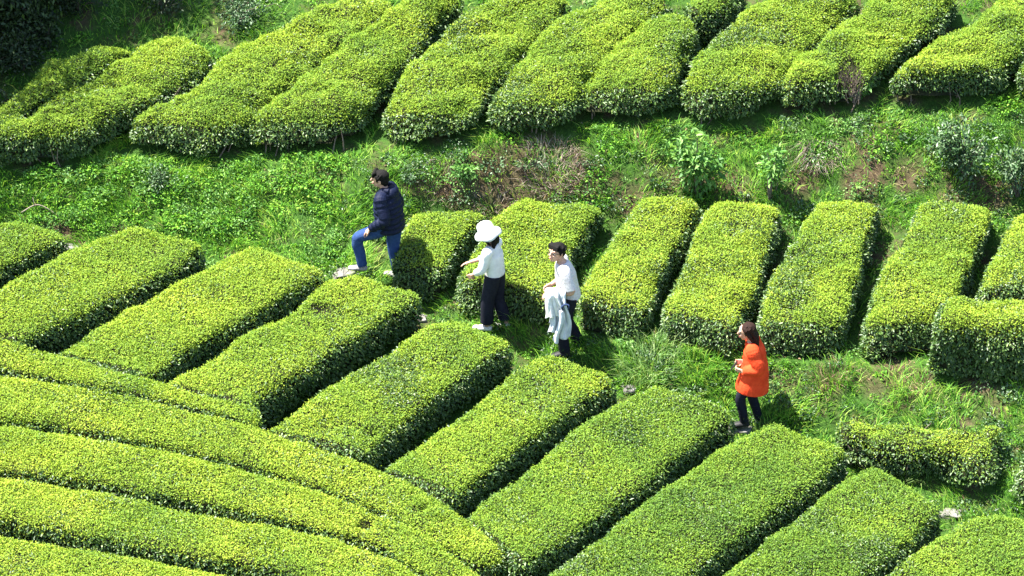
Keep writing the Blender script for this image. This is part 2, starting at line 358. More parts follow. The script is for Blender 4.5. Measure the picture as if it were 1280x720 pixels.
# lower field, rows running away to the right (C)
CR = [
 ("tea hedge cut off by the left edge, behind the pale stone below the grassy bank", [(-140,330),(-60,290),(0,276),(40,278)], [(-90,380),(0,335),(60,305),(90,293)], .03),
 ("tea hedge in front of the leftmost pale stone, below the grassy bank", [(-80,388),(0,352),(95,305),(170,281)], [(38,420),(150,368),(225,328),(262,298)], .04),
 ("long tea hedge ending just left of the navy-jacketed man's raised foot", [(78,428),(165,380),(270,320),(320,300)], [(196,462),(260,422),(350,372),(412,336)], .10),
 ("tea hedge with a small bare notch, directly below the stepping man in blue jeans", [(215,468),(330,402),(400,356),(446,336)], [(325,498),(370,466),(440,424),(532,366)], .10),
 ("tea hedge whose far end hides the feet of the woman in the white hat", [(342,524),(430,466),(530,404),(570,390)], [(470,556),(520,512),(600,454),(646,426)], .06),
 ("tea hedge whose far end hides the feet of the man in the white shirt", [(490,573),(570,517),(655,450),(695,435)], [(582,610),(640,566),(720,508),(778,472)], .04),
 ("tea hedge ending just left of the orange-coated woman's feet", [(592,630),(680,560),(775,494),(820,474)], [(668,698),(760,638),(860,560),(925,512)], -.12),
 ("tea hedge running from the orange-coated woman's feet down to the bottom edge", [(600,776),(690,710),(800,625),(915,543),(965,524)], [(770,790),(860,718),(960,642),(1020,598),(1066,560)], -.14),
 ("tea hedge at the bottom, its far end just left of the large white stone", [(790,800),(885,727),(980,652),(1065,588),(1100,575)], [(960,810),(1060,738),(1130,680),(1182,630)], -.14),
 ("tea hedge in the bottom right corner, beyond the large white stone", [(1000,792),(1092,725),(1180,662),(1235,638)], [(1160,830),(1240,770),(1330,700),(1400,660)], -.10)]
def longer(P, by):
    (x0, y0), (x1, y1) = P[0], P[1]; n = math.hypot(x0-x1, y0-y1); return [(x0+(x0-x1)/n*by, y0+(y0-y1)/n*by)]+P[1:]
for lab, L_, R_, tn in CR: hedge(lab, longer(L_, 24), longer(R_, 22), .60, .23, tn-.02, lump=.8, rend=.16, round_end=.75)
# lower left field, rows along the slope (D)
DR = [
 ("short narrow tea row touching the ends of the slanting hedges at the left edge", [(-140,372),(-20,410),(130,458),(300,503),(332,514)], [(-140,415),(-20,449),(120,478),(250,505),(325,526)], .10),
 ("broad tea row across the lower left, ending in a long tongue between the slanting hedges", [(-140,436),(0,462),(150,488),(330,533),(480,586),(590,650),(640,700)], [(-140,500),(-20,516),(100,531),(270,566),(400,604),(520,655),(590,700)], .12),
 ("tea row with withered grey spots near its right end in the foreground", [(-140,508),(0,527),(140,546),(280,575),(420,616),(530,666),(625,735)], [(-140,560),(0,577),(110,592),(240,616),(400,651),(480,676),(570,735)], .12),
 ("foreground tea row between two long dark furrows at the lower left", [(-140,568),(0,590),(120,609),(260,637),(400,665),(490,695),(560,745)], [(-140,620),(0,640),(120,662),(250,686),(370,708),(470,750)], .10),
 ("nearest tea row, cut off by the bottom left corner", [(-140,634),(0,662),(120,683),(250,706),(360,732),(430,770)], [(-140,700),(0,728),(120,750),(250,775),(380,810)], .10)]
for lab, L_, R_, tn in DR: hedge(lab, [(x, y-3) for x, y in L_], [(x, y+(5 if 'short' in lab or 'broad' in lab else 9)) for x, y in R_], .62, .30, tn+.02, lump=.55, old=.35)
# middle beds (B)
BR = [
 ("short tea bed directly behind the man in the navy jacket", [(494,338),(496,300),(508,254)], [(556,334),(575,298),(606,260)], .10),
 ("tea bed behind the woman in the white hat", [(566,350),(592,300),(640,250)], [(690,372),(715,312),(757,250)], .08),
 ("tea bed rising behind the head of the man in the white shirt", [(717,378),(742,318),(800,240)], [(806,392),(832,330),(868,250)], .08),
 ("tea bed below the large-leaved shrub, second right of the white-shirted man", [(822,388),(852,318),(892,250)], [(922,408),(946,348),(979,258)], .08),
 ("tea bed directly above the head of the woman in orange", [(938,400),(976,318),(1018,247)], [(1050,408),(1070,340),(1098,254)], .06),
 ("tea bed above the bare tan earth, left of the dark-fronted cross hedge", [(1076,410),(1106,328),(1150,243)], [(1180,400),(1215,325),(1243,255)], .08)]
for lab, L_, R_, tn in BR: hedge(lab, longer(L_[::-1], 11)[::-1], longer(R_[::-1], 12)[::-1], .55, .36, tn, rend=.42, round_end=.78, lump=1.3, group='tea beds in the middle terrace')
hedge("tea bed cut off by the right edge, behind the dark-fronted cross hedge", [(1220,360),(1245,305),(1276,250)], [(1330,365),(1345,305),(1370,250)], .58, .42, .06, rend=.2, round_end=.8, group='tea beds in the middle terrace')
hedge("cross hedge with a tall dark leafy front at the right edge", [(1182,368),(1260,360),(1400,356)], [(1162,406),(1260,408),(1400,410)], .92, .50, .04, front=.0, lump=1.9, rend=.2, round_end=.8, group='tea beds in the middle terrace')
hedge("low scraggly tea hedge among weeds below the cross hedge at the right", [(1046,508),(1150,512),(1258,508)], [(1054,542),(1145,566),(1244,578)], .50, .5, .0, young=1.0, dens=4200, lump=2.2, front=.7, stems=60, group='tea beds in the middle terrace')
hedge("low tea bush cut off by the right edge beside the scraggly hedge", [(1272,560),(1330,545)], [(1276,600),(1350,590)], .42, .6, -.2, young=.6, dens=4000, lump=2.2, group='tea beds in the middle terrace')
# upper terrace (A)
AR = [
 ("shaded tea hedge at the top left under the dark trees", [(-60,170),(0,120),(70,75),(130,48)], [(-16,178),(36,130),(104,92),(172,46)], -.1),
 ("tea hedge at the upper left with a shaded foot, left of the long pair", [(-50,185),(0,150),(90,98),(180,45),(225,25)], [(85,172),(130,138),(190,112),(235,90),(270,62)], -.02),
 ("long tea hedge, left one of the close pair on the upper terrace", [(145,150),(250,92),(330,40),(400,6),(450,-30)], [(282,158),(330,118),(385,76),(440,36),(500,-12)], .04),
 ("tea hedge, right one of the close pair on the upper terrace", [(297,152),(350,112),(430,50),(490,5),(520,-20)], [(440,150),(468,104),(515,45),(545,12),(580,-25)], .03),
 ("wide tea hedge above and right of the man in the navy jacket's head", [(462,140),(500,92),(560,35),(600,2),(630,-25)], [(582,146),(608,98),(655,48),(690,10),(725,-25)], .03),
 ("tea hedge above the brown dead brush on the bank", [(600,130),(640,78),(690,26),(730,-2),(750,-25)], [(704,134),(742,84),(790,30),(830,-5),(850,-25)], .03),
 ("short rounded tea hedge ending well below the top edge", [(708,112),(760,58),(820,14),(845,8)], [(836,112),(848,72),(866,30),(868,14)], .02),
 ("tea hedge above the large-leaved shrub on the bank", [(842,112),(885,52),(930,8),(965,-25)], [(946,116),(992,66),(1040,18),(1085,-25)], .02),
 ("tea hedge with a large withered hole of bare twigs", [(968,106),(1010,52),(1070,8),(1110,-25)], [(1080,96),(1112,62),(1160,22),(1215,-25)], .0),
 ("broad tea hedge on the upper terrace at the top right", [(1096,92),(1150,52),(1210,14),(1270,-28)], [(1222,92),(1262,62),(1300,30),(1370,-25)], .0),
 ("tea hedge cut off by the right edge at the top", [(1266,88),(1300,58),(1350,20)], [(1370,80),(1400,50),(1440,15)], -.05)]
for lab, L_, R_, tn in AR: hedge(lab, [(x-4, y) for x, y in L_], [(x+7, y+2) for x, y in R_], .56, .52, tn+.0, lump=1.9, rend=.48, stems=60, group='tea hedges on the upper terrace', skirt=.19, dens=6500)
hedge("far tea hedge at the top edge behind the short rounded hedge", [(845,0),(880,-18),(905,-40)], [(868,22),(905,4),(945,-30)], .6, .6, -.02, lump=1.6, group='tea hedges on the upper terrace')
# ------------------------------------------------------------------ grass, weeds and litter (nobody could count them)
def inside_hedge(x, y):
    r = np.zeros(len(x), bool)
    for p in HEDGE_POLYS: r |= in_poly(x, y, p)
    return r
def scatter(n, x0, x1, y0, y1):
    x, y = rng.uniform(x0, x1, n), rng.uniform(y0, y1, n); k = ~inside_hedge(x, y); return x[k], y[k]
def xyz(x, y): return np.stack([x, y, gz(x, y)], 1)
_zone = zone
def zone(x, y):
    z = _zone(x, y); return np.where((z == 2) & (np.asarray(x) < -2.0), 3, z)
# grass: thick on the bank and beside the path, thin between the hedges
x, y = scatter(520000, -9.5, 9.5, -7.2, 6.5); p = xyz(x, y); zz = zone(x, y)
clump = noise(p[:,:2], 2.6, 61)*.55+noise(p[:,:2], 7, 62)*.45
prob = np.choose(zz, [.02, .85, .16, 1.0, .45]); prob = np.where((zz == 4), np.where(np.abs(y-np.interp(x, T_L[:,0], T_L[:,1])-.15) < .45, 1.3, .22), prob)
prob = np.where(zz == 0, np.where(np.interp(x, P_L[:,0], P_L[:,1])-y < .35, .45, .03), prob)
left = np.clip((-2.0-x)/1.5, 0, 1)
prob = prob*(1-.72*soil(p))*np.where(zz == 1, np.clip(np.abs(y-np.interp(x, P_L[:,0], P_L[:,1])-.12)/.22+.15+np.clip((-1.6-x)*2, 0, 1), 0, 1), 1)*np.clip(.85+.9*clump, .15, 1)*np.where(zz == 3, .85, 1)
pc = at_h(15, 40); dark = np.clip(1.35-np.hypot((p[:,0]-pc[0])/1.5, (p[:,1]-pc[1])/1.2), 0, 1); prob = prob*(1-dark)
k = rng.random(len(x)) < prob; p, clump, zz = p[k], clump[k], zz[k]; n = len(p)
hgt = (.07+.10*np.clip(clump+.4, 0, 1.2))*rng.uniform(.6, 1.5, n)*np.choose(zz, [.7, 1.2, .8, 1.0, 1.1]); an = noise(p[:,:2], 1.8, 63)*math.pi*1.3+rng.normal(0, 1.1, n)-math.pi/2
lean = np.c_[np.cos(an), np.sin(an), np.zeros(n)]*(hgt*rng.uniform(.5, 1.7, n))[:,None]
G = Geo(); G.blades(p-np.array([0,0,.01]), lean, hgt*.9, rng.uniform(.007, .015, n))
tag(G.build('grass', [M['grass']]), kind='stuff')
# dry grass and straw
x, y = scatter(90000, -9.5, 9.5, -7.2, 6.5); p = xyz(x, y); zz = zone(x, y); sl = soil(p)
pr = np.choose(zz, [.04, .10, .08, .10, .06])+.55*sl; pr *= np.clip(.6+noise(p[:,:2], 3, 64), 0, 1.2)*np.where(x < -2.5, .25, 1)
k = rng.random(len(x)) < pr; p = p[k]; n = len(p); hgt = rng.uniform(.03, .13, n); an = rng.uniform(0, math.tau, n)
lean = np.c_[np.cos(an), np.sin(an), -.3*np.ones(n)]*(hgt*rng.uniform(.4, 2.2, n))[:,None]
G = Geo(); G.blades(p, lean, hgt, rng.uniform(.005, .011, n)); 
n2 = 5200; x, y = scatter(n2, -9.5, 9.5, -7.2, 6.5); q = xyz(x, y)+np.array([0,0,.012]); sl = soil(q); kk = rng.random(len(q)) < .35+.6*sl; q = q[kk]; n2 = len(q)
G.leaves(q, unit(np.c_[rng.normal(size=(n2,2)), rng.uniform(-.1,.3,n2)]), np.tile([0,0,1.], (n2,1))+rng.normal(size=(n2,3))*.4, rng.uniform(.03,.07,n2), rng.uniform(.015,.035,n2), 1)
tag(G.build('dry_litter', [M['dry'], M['brownleaf']]), kind='stuff')
# broad-leaved weeds: low mounds of leaves
def mound(G, c, r, h, n, ln, m=0, up=.5):
    u = unit(rng.normal(size=(n,3))); u[:,2] = np.abs(u[:,2]); rr = rng.uniform(.35, 1, n)**.6
    q = c+u*np.array([r, r, h])*rr[:,None]
    ax = unit(u*np.array([1,1,.5])+rng.normal(size=(n,3))*.55+np.array([0,0,-.1])); nn = unit(u*.6+np.array([0,0,up])+rng.normal(size=(n,3))*.5)
    l = ln*rng.uniform(.6, 1.3, n); G.leaves(q, ax, nn, l, l*rng.uniform(.45, .75, n), m)
G = Geo(); cnt = 0
x, y = scatter(19000, -9.5, 9.5, -7, 6); zz = zone(x, y); pp = xyz(x, y); so = soil(pp)
for i in range(len(x)):
    z_, lf = zz[i], min(max((-1.8-x[i])/1.5, 0), 1)
    pr = {0:.035, 1:.42, 2:.10, 3:.32+.66*lf, 4:.12}[int(z_)]
    if z_ == 4 and y[i]-np.interp(x[i], T_L[:,0], T_L[:,1]) < .4: pr = .45
    pr *= (1-.35*so[i])*(1.1 if noise(pp[i:i+1,:2], 1.5, 66)[0] > -.15 else .55)
    if rng.random() > pr: continue
    r = rng.uniform(.07, .20)*(1.1 if z_ == 3 else .85); mi = int(rng.integers(0, 3)); mi = 0 if mi < 2 else 1
    if z_ in (1, 3) and lf < .5 and rng.random() < .45: mi = 2; r *= 1.15
    mound(G, pp[i]-np.array([0,0,.02]), r, r*rng.uniform(.5, 1.0), int(2600*r*r+20), rng.uniform(.020,.052), mi); cnt += 1
tag(G.build('weed_cover', [M['weed'], M['shrub'], M['shrubdark']]), kind='stuff')

# ------------------------------------------------------------------ shrubs, tufts and stones that one can point at
def bush(name, label, cat, px, py, w, h, nl, ln, mat, stems=7, droop=.3, group=None, hollow=.3, base=None, spread=1.0):
    b = ground_at(px, py); root = empty(name, b); tag(root, label, cat, group)
    S_ = Geo(); L_ = Geo(); tips = []
    for k in range(stems):
        a = rng.uniform(0, math.tau); r = w*.5*rng.uniform(.15, 1); hh = h*rng.uniform(.55, 1)*(1-.25*(r/(w*.5))**2)
        T = np.array([math.cos(a)*r, math.sin(a)*r*spread, hh]); Q = np.array([[0,0,-.05], [T[0]*.25, T[1]*.25, hh*.45], T*np.array([.7,.7,.82]), T]); Q[1:3] += rng.normal(size=(2,3))*.03
        S_.tube(catmull(Q, 7), np.linspace(.013, .004, 7)*(h/.8), 0, 5, cap=False); tips.append(catmull(Q, 12))
    per = nl//stems
    for Q in tips:
        k = rng.integers(3, len(Q), per); q = Q[k]+unit(rng.normal(size=(per,3)))*(rng.uniform(.0, 1, per)**.6*w*.20)[:,None]
        out = unit(q-np.array([0,0,h*.3])); ax = unit(out*.8+rng.normal(size=(per,3))*.6+np.array([0,0,-droop])); nn = unit(out*.5+np.array([0,0,.7])+rng.normal(size=(per,3))*.5)
        q[:,2] = np.maximum(q[:,2], .03); l = ln*rng.uniform(.6, 1.25, per); L_.leaves(q, ax, nn, l, l*rng.uniform(.34,.5,per), 0)
    L_.build('foliage', [M[mat]], root); S_.build('stem', [M['wood']], root); return root
bush('shrub', 'large-leaved fresh green shrub on the bank, taller one of two side by side', 'shrub', 872, 243, .95, 1.05, 800, .12, 'shrub', 9, .55, spread=.6)
bush('shrub', 'slim leafy sapling with a pale bare stem on the bank', 'shrub', 962, 255, .65, 1.0, 420, .105, 'shrub', 6, .5, spread=.6)
bush('shrub', 'dark glossy shrub at the right end of the bank, biggest of the bank', 'shrub', 1206, 226, 1.15, .95, 1700, .075, 'shrubdark', 16, .2, spread=.7)
bush('shrub', 'dark leafy shrub on the bank cut off by the right edge', 'shrub', 1272, 244, .9, .85, 1200, .075, 'shrubdark', 10, .2, spread=.7)
bush('shrub', 'small bright leafy weed bush under the withered hole of the upper hedge', 'shrub', 1076, 122, .45, .35, 260, .085, 'shrub', 7, .1)
bush('shrub', 'small dark bush on the bank just right of the navy-jacketed man\'s head', 'shrub', 512, 228, .5, .32, 420, .05, 'shrubdark', 8, .1)
bush('shrub', 'bluish green weed bush on the bank between the two brown patches', 'shrub', 582, 222, .5, .28, 260, .08, 'shrub', 8, .1)
bush('shrub', 'low dark bush on the brow of the grassy bank at the far left', 'shrub', 205, 232, .8, .30, 600, .05, 'shrubdark', 9, .1)
bush('shrub', 'low olive bush at the top edge left of the long tea hedges', 'shrub', 300, 30, 1.3, .55, 1300, .06, 'shrubdark', 14, .1)
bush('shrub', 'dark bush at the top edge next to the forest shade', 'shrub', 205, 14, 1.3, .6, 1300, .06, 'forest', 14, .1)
bush('shrub', 'small leafy shoot growing out between the upper hedges at the top', 'shrub', 800, 22, .4, .45, 220, .07, 'shrub', 6, .1)
def tuft(name, label, cat, px, py, n, h, spread, mats, droop=1.0, w=(.006,.013), up=1.0):
    b = ground_at(px, py); root = empty(name, b); tag(root, label, cat)
    for part, m, nn in mats:
        N = int(n*nn); a = rng.uniform(0, math.tau, N); r = np.sqrt(rng.random(N))*spread
        q = np.c_[np.cos(a)*r, np.sin(a)*r*.7, np.zeros(N)]; q[:,2] = gz(q[:,0]+b[0], q[:,1]+b[1])-b[2]-.02
        hh = h*rng.uniform(.5, 1, N); a2 = a+rng.normal(0, .9, N); ln_ = np.c_[np.cos(a2), np.sin(a2), -np.full(N, .55*droop)]*(hh*rng.uniform(.3, 1.0, N)*droop)[:,None]
        G = Geo(); G.blades(q, ln_, hh*up, rng.uniform(*w, N)); G.build(part, [M[m]], root)
    return root
M['palegrass'] = leaf_mat('pale_grass_blade', [(0,(.06,.15,.03)),(.5,(.14,.27,.06)),(1,(.34,.44,.17))], trans=.3, rough=.45, spec=.4, patch=.2)
tuft('grass_clump', 'pale long-bladed grass clump beside the path right of the man in the white shirt', 'grass clump', 812, 462, 520, .48, .42, [('blade', 'palegrass', 1)])
tuft('grass_clump', 'long-bladed grass clump behind the hedge end, nearest the woman in orange', 'grass clump', 872, 462, 300, .36, .30, [('blade', 'grass', 1)])
tuft('grass_clump', 'arching grass tuft at the left end of the scraggly low hedge', 'grass clump', 1082, 560, 260, .36, .28, [('blade', 'palegrass', 1)])
tuft('grass_clump', 'grass tuft overhanging the bare tan earth under the middle beds', 'grass clump', 1040, 478, 260, .34, .28, [('blade', 'grass', .7), ('withered_blade', 'dry', .3)])
tuft('grass_clump', 'fan of green blades in front of the low scraggly hedge', 'grass clump', 1150, 588, 240, .32, .28, [('blade', 'palegrass', 1)])
tuft('dry_tuft', 'grey dry twig tuft drooping over the bank between leafy shrubs', 'dry tuft', 1026, 192, 620, .30, .26, [('blade', 'twig', 1)], 1.5, (.004,.009))
tuft('dead_brush', 'brown dead brush on the bank, larger brown patch below the upper hedges', 'brush', 690, 214, 900, .34, .45, [('twig', 'twig', .75), ('withered_leaf', 'brownleaf', .25)], 1.1, (.004,.010))
tuft('dead_brush', 'low brown withered brush on the bank, smaller patch nearer the man in navy', 'brush', 555, 228, 520, .20, .38, [('twig', 'twig', .6), ('withered_leaf', 'brownleaf', .4)], 1.1, (.004,.010))
tuft('dead_brush', 'brown withered brush at the foot of the bank behind the white-hatted woman\'s bed', 'brush', 615, 262, 480, .22, .32, [('twig', 'twig', .5), ('withered_leaf', 'brownleaf', .5)], 1.1, (.004,.010))
# fallen pale twig
b = ground_at(46, 276); G = Geo()
G.tube(catmull(np.array([[-.22,0,.10],[0,.02,.22],[.18,.0,.16],[.34,-.05,.05]]), 10), np.linspace(.011,.005,10), 0, 6); G.tube([[-.02,0,.20],[-.04,.02,.34]], [.007,.003], 0, 5)
o = G.build('twig', [M['twig']], None, loc=None); o.location = b; tag(o, 'pale bare twig sticking out of the weeds at the far left', 'twig')
def stone(label, px, py, sx, sy, sz, pieces=1):
    b = ground_at(px, py); G = Geo(); nu, nv = 28, 18; G.ball((0,0,0), (1,1,1), 0, nu, nv); V = G.V[0]
    w = noise(V*1.3, 1, int(px)); V = np.sign(V)*np.abs(V)**.55*(1+.38*w[:,None]+.16*noise(V*3, 1, int(px)+1)[:,None]); V = V*np.array([sx, sy, sz*.8])
    G.V[0] = V; o = G.build('stone', [M['stone']], None, smooth=True); o.location = b+np.array([0,0,-sz*.12]); o.rotation_euler = (0,0,rng.uniform(-.4,.4))
    return tag(o, label, 'stone', 'pale stones along the path')
stone('pale flat stone under the front foot of the man in blue jeans', 432, 346, .20, .15, .09)
stone('pale flat stone at the far left between two tea hedges', 86, 309, .13, .10, .07)
stone('small pale stone at the end of the furrow below the white-hatted woman', 527, 397, .09, .08, .06)
stone('small pale stone by the path below the pale long-bladed grass clump', 786, 489, .10, .09, .07)
stone('pale flat stone at the feet of the woman in orange', 927, 538, .15, .11, .06)
stone('large white stone at the bottom right by the hedge end', 1188, 641, .16, .12, .08)
stone('small grey stone in the furrow left of the large white stone', 1052, 590, .10, .08, .06)

# ------------------------------------------------------------------ dark trees at the top left
def tree(label, x, y, h, cr, ch, nl, mat='forest', low=.3, group='dark trees at the top left', name='tree'):
    z = float(gz(x, y)); root = empty(name, (x, y, z)); tag(root, label, 'tree', group)
    T = Geo(); T.tube(catmull(np.array([[0,0,-.2],[.06,.03,h*.35],[-.05,.06,h*.7],[0,0,h]]), 14), np.linspace(.17,.03,14), 0, 9)
    L_ = Geo()
    for k in range(34):
        f = rng.uniform(low, 1); a = rng.uniform(0, math.tau); rr = cr*rng.uniform(.5, 1)*(1-.55*((f-low)/(1-low))**1.5); z0 = h*f*.9
        tip = np.array([math.cos(a)*rr, math.sin(a)*rr, z0+rr*.12]); T.tube(catmull(np.array([[0,0,z0-.2],[tip[0]*.5,tip[1]*.5,z0+rr*.1],tip]), 6), np.linspace(.045,.010,6), 0, 5, cap=False)
        for c, s_ in ((tip, .55), (tip*np.array([.55,.55,1])+np.array([0,0,.05]), .5)):
            n = nl//68; q = c+rng.normal(size=(n,3))*np.array([s_, s_, s_*.42])*cr*.36
            L_.leaves(q, unit(rng.normal(size=(n,3))+np.array([0,0,-.4])), unit(rng.normal(size=(n,3))*.6+np.array([0,0,1])), rng.uniform(.07,.14,n), rng.uniform(.035,.06,n), 0)
    L_.build('crown', [M[mat]], root); T.build('trunk', [M['bark']], root); return root
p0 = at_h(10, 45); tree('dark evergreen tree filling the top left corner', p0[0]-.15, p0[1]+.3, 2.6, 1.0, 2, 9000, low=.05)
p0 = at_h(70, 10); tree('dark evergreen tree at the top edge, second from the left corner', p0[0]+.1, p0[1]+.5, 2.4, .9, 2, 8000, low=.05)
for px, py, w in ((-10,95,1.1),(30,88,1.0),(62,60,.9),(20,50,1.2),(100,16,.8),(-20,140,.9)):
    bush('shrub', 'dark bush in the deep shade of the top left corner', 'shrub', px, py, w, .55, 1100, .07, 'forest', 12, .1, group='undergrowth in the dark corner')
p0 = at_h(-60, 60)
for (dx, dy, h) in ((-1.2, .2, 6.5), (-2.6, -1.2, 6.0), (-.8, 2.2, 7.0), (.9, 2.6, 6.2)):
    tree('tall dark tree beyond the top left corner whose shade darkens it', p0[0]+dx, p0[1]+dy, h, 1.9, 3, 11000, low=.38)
# ------------------------------------------------------------------ people
def fabric(name, a, b, scale=60, rough=.85, bump=.25, spec=.15, bscale=None):
    return plain_mat(name, [(.3, a), (.7, b)], scale, rough, spec, 4, bump, 'Object', bscale)
M['skin'] = plain_mat('skin', [(.3,(.40,.22,.15)),(.7,(.48,.28,.20))], 14, .5, .35)
M['hair'] = plain_mat('black_hair', [(.3,(.004,.0035,.0035)),(.7,(.010,.009,.008))], 90, .75, .12, 4, .5)
M['brownhair'] = plain_mat('brown_hair', [(.3,(.010,.005,.004)),(.7,(.034,.016,.011))], 90, .75, .12, 4, .5)
M['navy'] = fabric('navy_quilted_nylon', (.003,.005,.018), (.007,.011,.032), 20, .6, .3, .12)
M['denim'] = fabric('blue_denim', (.010,.030,.105), (.030,.062,.165), 18)
M['black'] = fabric('black_navy_cloth', (.006,.007,.013), (.014,.015,.024), 30)
M['whitecloth'] = fabric('white_cloth', (.52,.52,.51), (.68,.68,.67), 10, .8, .4, .15, 9)
M['shirt'] = fabric('white_flecked_shirt', (.40,.36,.37), (.62,.60,.60), 46, .8, .3, .15, 12)
M['orange'] = fabric('orange_wool', (.55,.040,.012), (.72,.070,.022), 9, .9, .7, .08, 11)
M['paledenim'] = fabric('pale_denim', (.38,.42,.46), (.56,.58,.60), 9, .85, .4)
M['darkblue'] = fabric('dark_blue_trim', (.012,.022,.06), (.03,.05,.12), 30)
M['shoe'] = fabric('dark_shoe', (.012,.012,.013), (.03,.03,.03), 30, .5)
M['paleshoe'] = fabric('pale_shoe', (.55,.52,.48), (.70,.68,.64), 20, .6)
M['greyshoe'] = fabric('grey_shoe', (.16,.15,.14), (.34,.32,.30), 20, .6)
M['lip'] = fabric('lip', (.35,.10,.09), (.42,.14,.12), 40, .45)
M['eye'] = fabric('eye', (.012,.010,.009), (.03,.022,.018), 40, .2, 0, .5)
M['glass'] = fabric('spectacle_frame', (.01,.01,.01), (.02,.02,.02), 40, .3, 0, .5)

def solid(name, build, mat, parent=None, voxel=.006, smooth=3, loc=None, rot=None):
    """overlapping closed forms fused into one continuous surface"""
    G = Geo(); build(G); t = mesh_from('tmp', np.concatenate(G.V), G.P, [], None)
    r = t.modifiers.new('r', 'REMESH'); r.mode = 'VOXEL'; r.voxel_size = voxel; r.use_smooth_shade = True
    s = t.modifiers.new('s', 'SMOOTH'); s.factor = .5; s.iterations = smooth
    dg = bpy.context.evaluated_depsgraph_get(); me = bpy.data.meshes.new_from_object(t.evaluated_get(dg)); me.name = name
    old = t.data; bpy.data.objects.remove(t); bpy.data.meshes.remove(old)
    me.materials.clear(); me.materials.append(mat)
    for p in me.polygons: p.use_smooth = True
    o = bpy.data.objects.new(name, me); COL.objects.link(o)
    if parent is not None: o.parent = parent
    if loc is not None: o.location = [float(c) for c in loc]; o.rotation_euler = (0,0,rot)
    return o
def chain(G, pts, rad, ell=1.0, ref=(1,0,0), n=24, k=16, quilt=0, pitch=.06):
    pts = np.asarray(pts, float); P = catmull(pts, n) if len(pts) > 2 else pts[0]+(pts[1]-pts[0])*np.linspace(0,1,n)[:,None]
    d = np.r_[0, np.cumsum(np.linalg.norm(np.diff(pts, axis=0), axis=1))]; u = np.r_[0, np.cumsum(np.linalg.norm(np.diff(P, axis=0), axis=1))]; u = u/u[-1]*d[-1]
    r = np.interp(u, d, np.broadcast_to(rad, len(pts))); e = np.interp(u, d, np.broadcast_to(ell, len(pts)))
    if quilt: r = r+quilt*(np.abs(np.sin(u/pitch*math.pi))-.5)
    G.tube(P, r, 0, k, ref, e)
def joint(G, p, r): G.ball(p, (r,r,r), 0, 12, 8)
def hand(G, wrist, dirn, palm, curl=.35, sc=1.0, thumb=1):
    w = np.asarray(wrist, float); f = unit(np.asarray(dirn, float)); n = unit(np.asarray(palm, float)-f*np.dot(palm, f)); s = np.cross(f, n)*thumb
    for o in (-.026,-.009,.009,.026):                              # palm
        G.tube([w+s*o*.6*sc, w+f*.05*sc+s*o*sc, w+f*.088*sc+s*o*1.05*sc], np.array([.017,.017,.014])*sc, 0, 8, n)
    for o, L_, sp in ((.031,.072,.12), (.0105,.082,.03), (-.0105,.076,-.04), (-.030,.060,-.14)):
        p = w+f*.080*sc+s*o*sc; q = [p]; a = curl*.5
        for seg in (.45, .32, .23):
            dd = (f*math.cos(a)+n*math.sin(a))+s*sp; q.append(q[-1]+unit(dd)*L_*seg*1.08*sc); a += curl
        G.tube(np.array(q), np.array([.0095,.0092,.0085,.0072])*sc, 0, 8); joint(G, q[-1], .0072*sc)
    q = [w+f*.018*sc+s*.022*sc, w+f*.045*sc+s*.050*sc+n*.012*sc, w+f*.072*sc+s*.058*sc+n*.026*sc, w+f*.092*sc+s*.055*sc+n*.034*sc]
    G.tube(np.array(q), np.array([.014,.012,.0105,.008])*sc, 0, 8); joint(G, q[-1], .008*sc)
def frame(yaw, pitch=0, roll=0):
    R = Matrix.Rotation(yaw, 3, 'Z') @ Matrix.Rotation(pitch, 3, 'Y') @ Matrix.Rotation(roll, 3, 'X'); return np.array(R)
def head(G, c, R, s=1.0):
    c = np.asarray(c, float); P = lambda x, y, z: c+R@np.array([x,y,z])*s
    G.ball(P(-.005,0,.025), np.array([.096,.077,.100])*s, 0, 20, 14, R); G.ball(P(.022,0,-.045), np.array([.066,.058,.066])*s, 0, 16, 12, R); G.ball(P(.052,0,-.088), np.array([.027,.026,.020])*s, 0, 12, 8, R)
    G.tube([P(.080,0,.030), P(.100,0,-.005), P(.110,0,-.020)], np.array([.010,.014,.015])*s, 0, 8); G.ball(P(.086,0,-.056), np.array([.010,.024,.012])*s, 0, 10, 8, R)
    for y in (-1,1):
        G.ball(P(-.012,.076*y,-.008), np.array([.020,.010,.032])*s, 0, 10, 8, R); G.ball(P(.070,.036*y,-.025), np.array([.020,.022,.020])*s, 0, 10, 8, R); G.ball(P(.076,.032*y,.040), np.array([.014,.026,.008])*s, 0, 10, 8, R)
def face(root, c, R, s=1.0):
    c = np.asarray(c, float)
    for y in (-1,1):
        G = Geo(); G.ball(c+R@np.array([.0855,.033*y,.012])*s, np.array([.009,.015,.0075])*s, 0, 12, 8, R); G.build('eye', [M['eye']], root, True)
    G = Geo(); G.ball(c+R@np.array([.0945,0,-.056])*s, np.array([.006,.023,.008])*s, 0, 12, 8, R); G.build('mouth', [M['lip']], root, True)
PS = (1.12, 1.12, 1.02); HS = 1.08
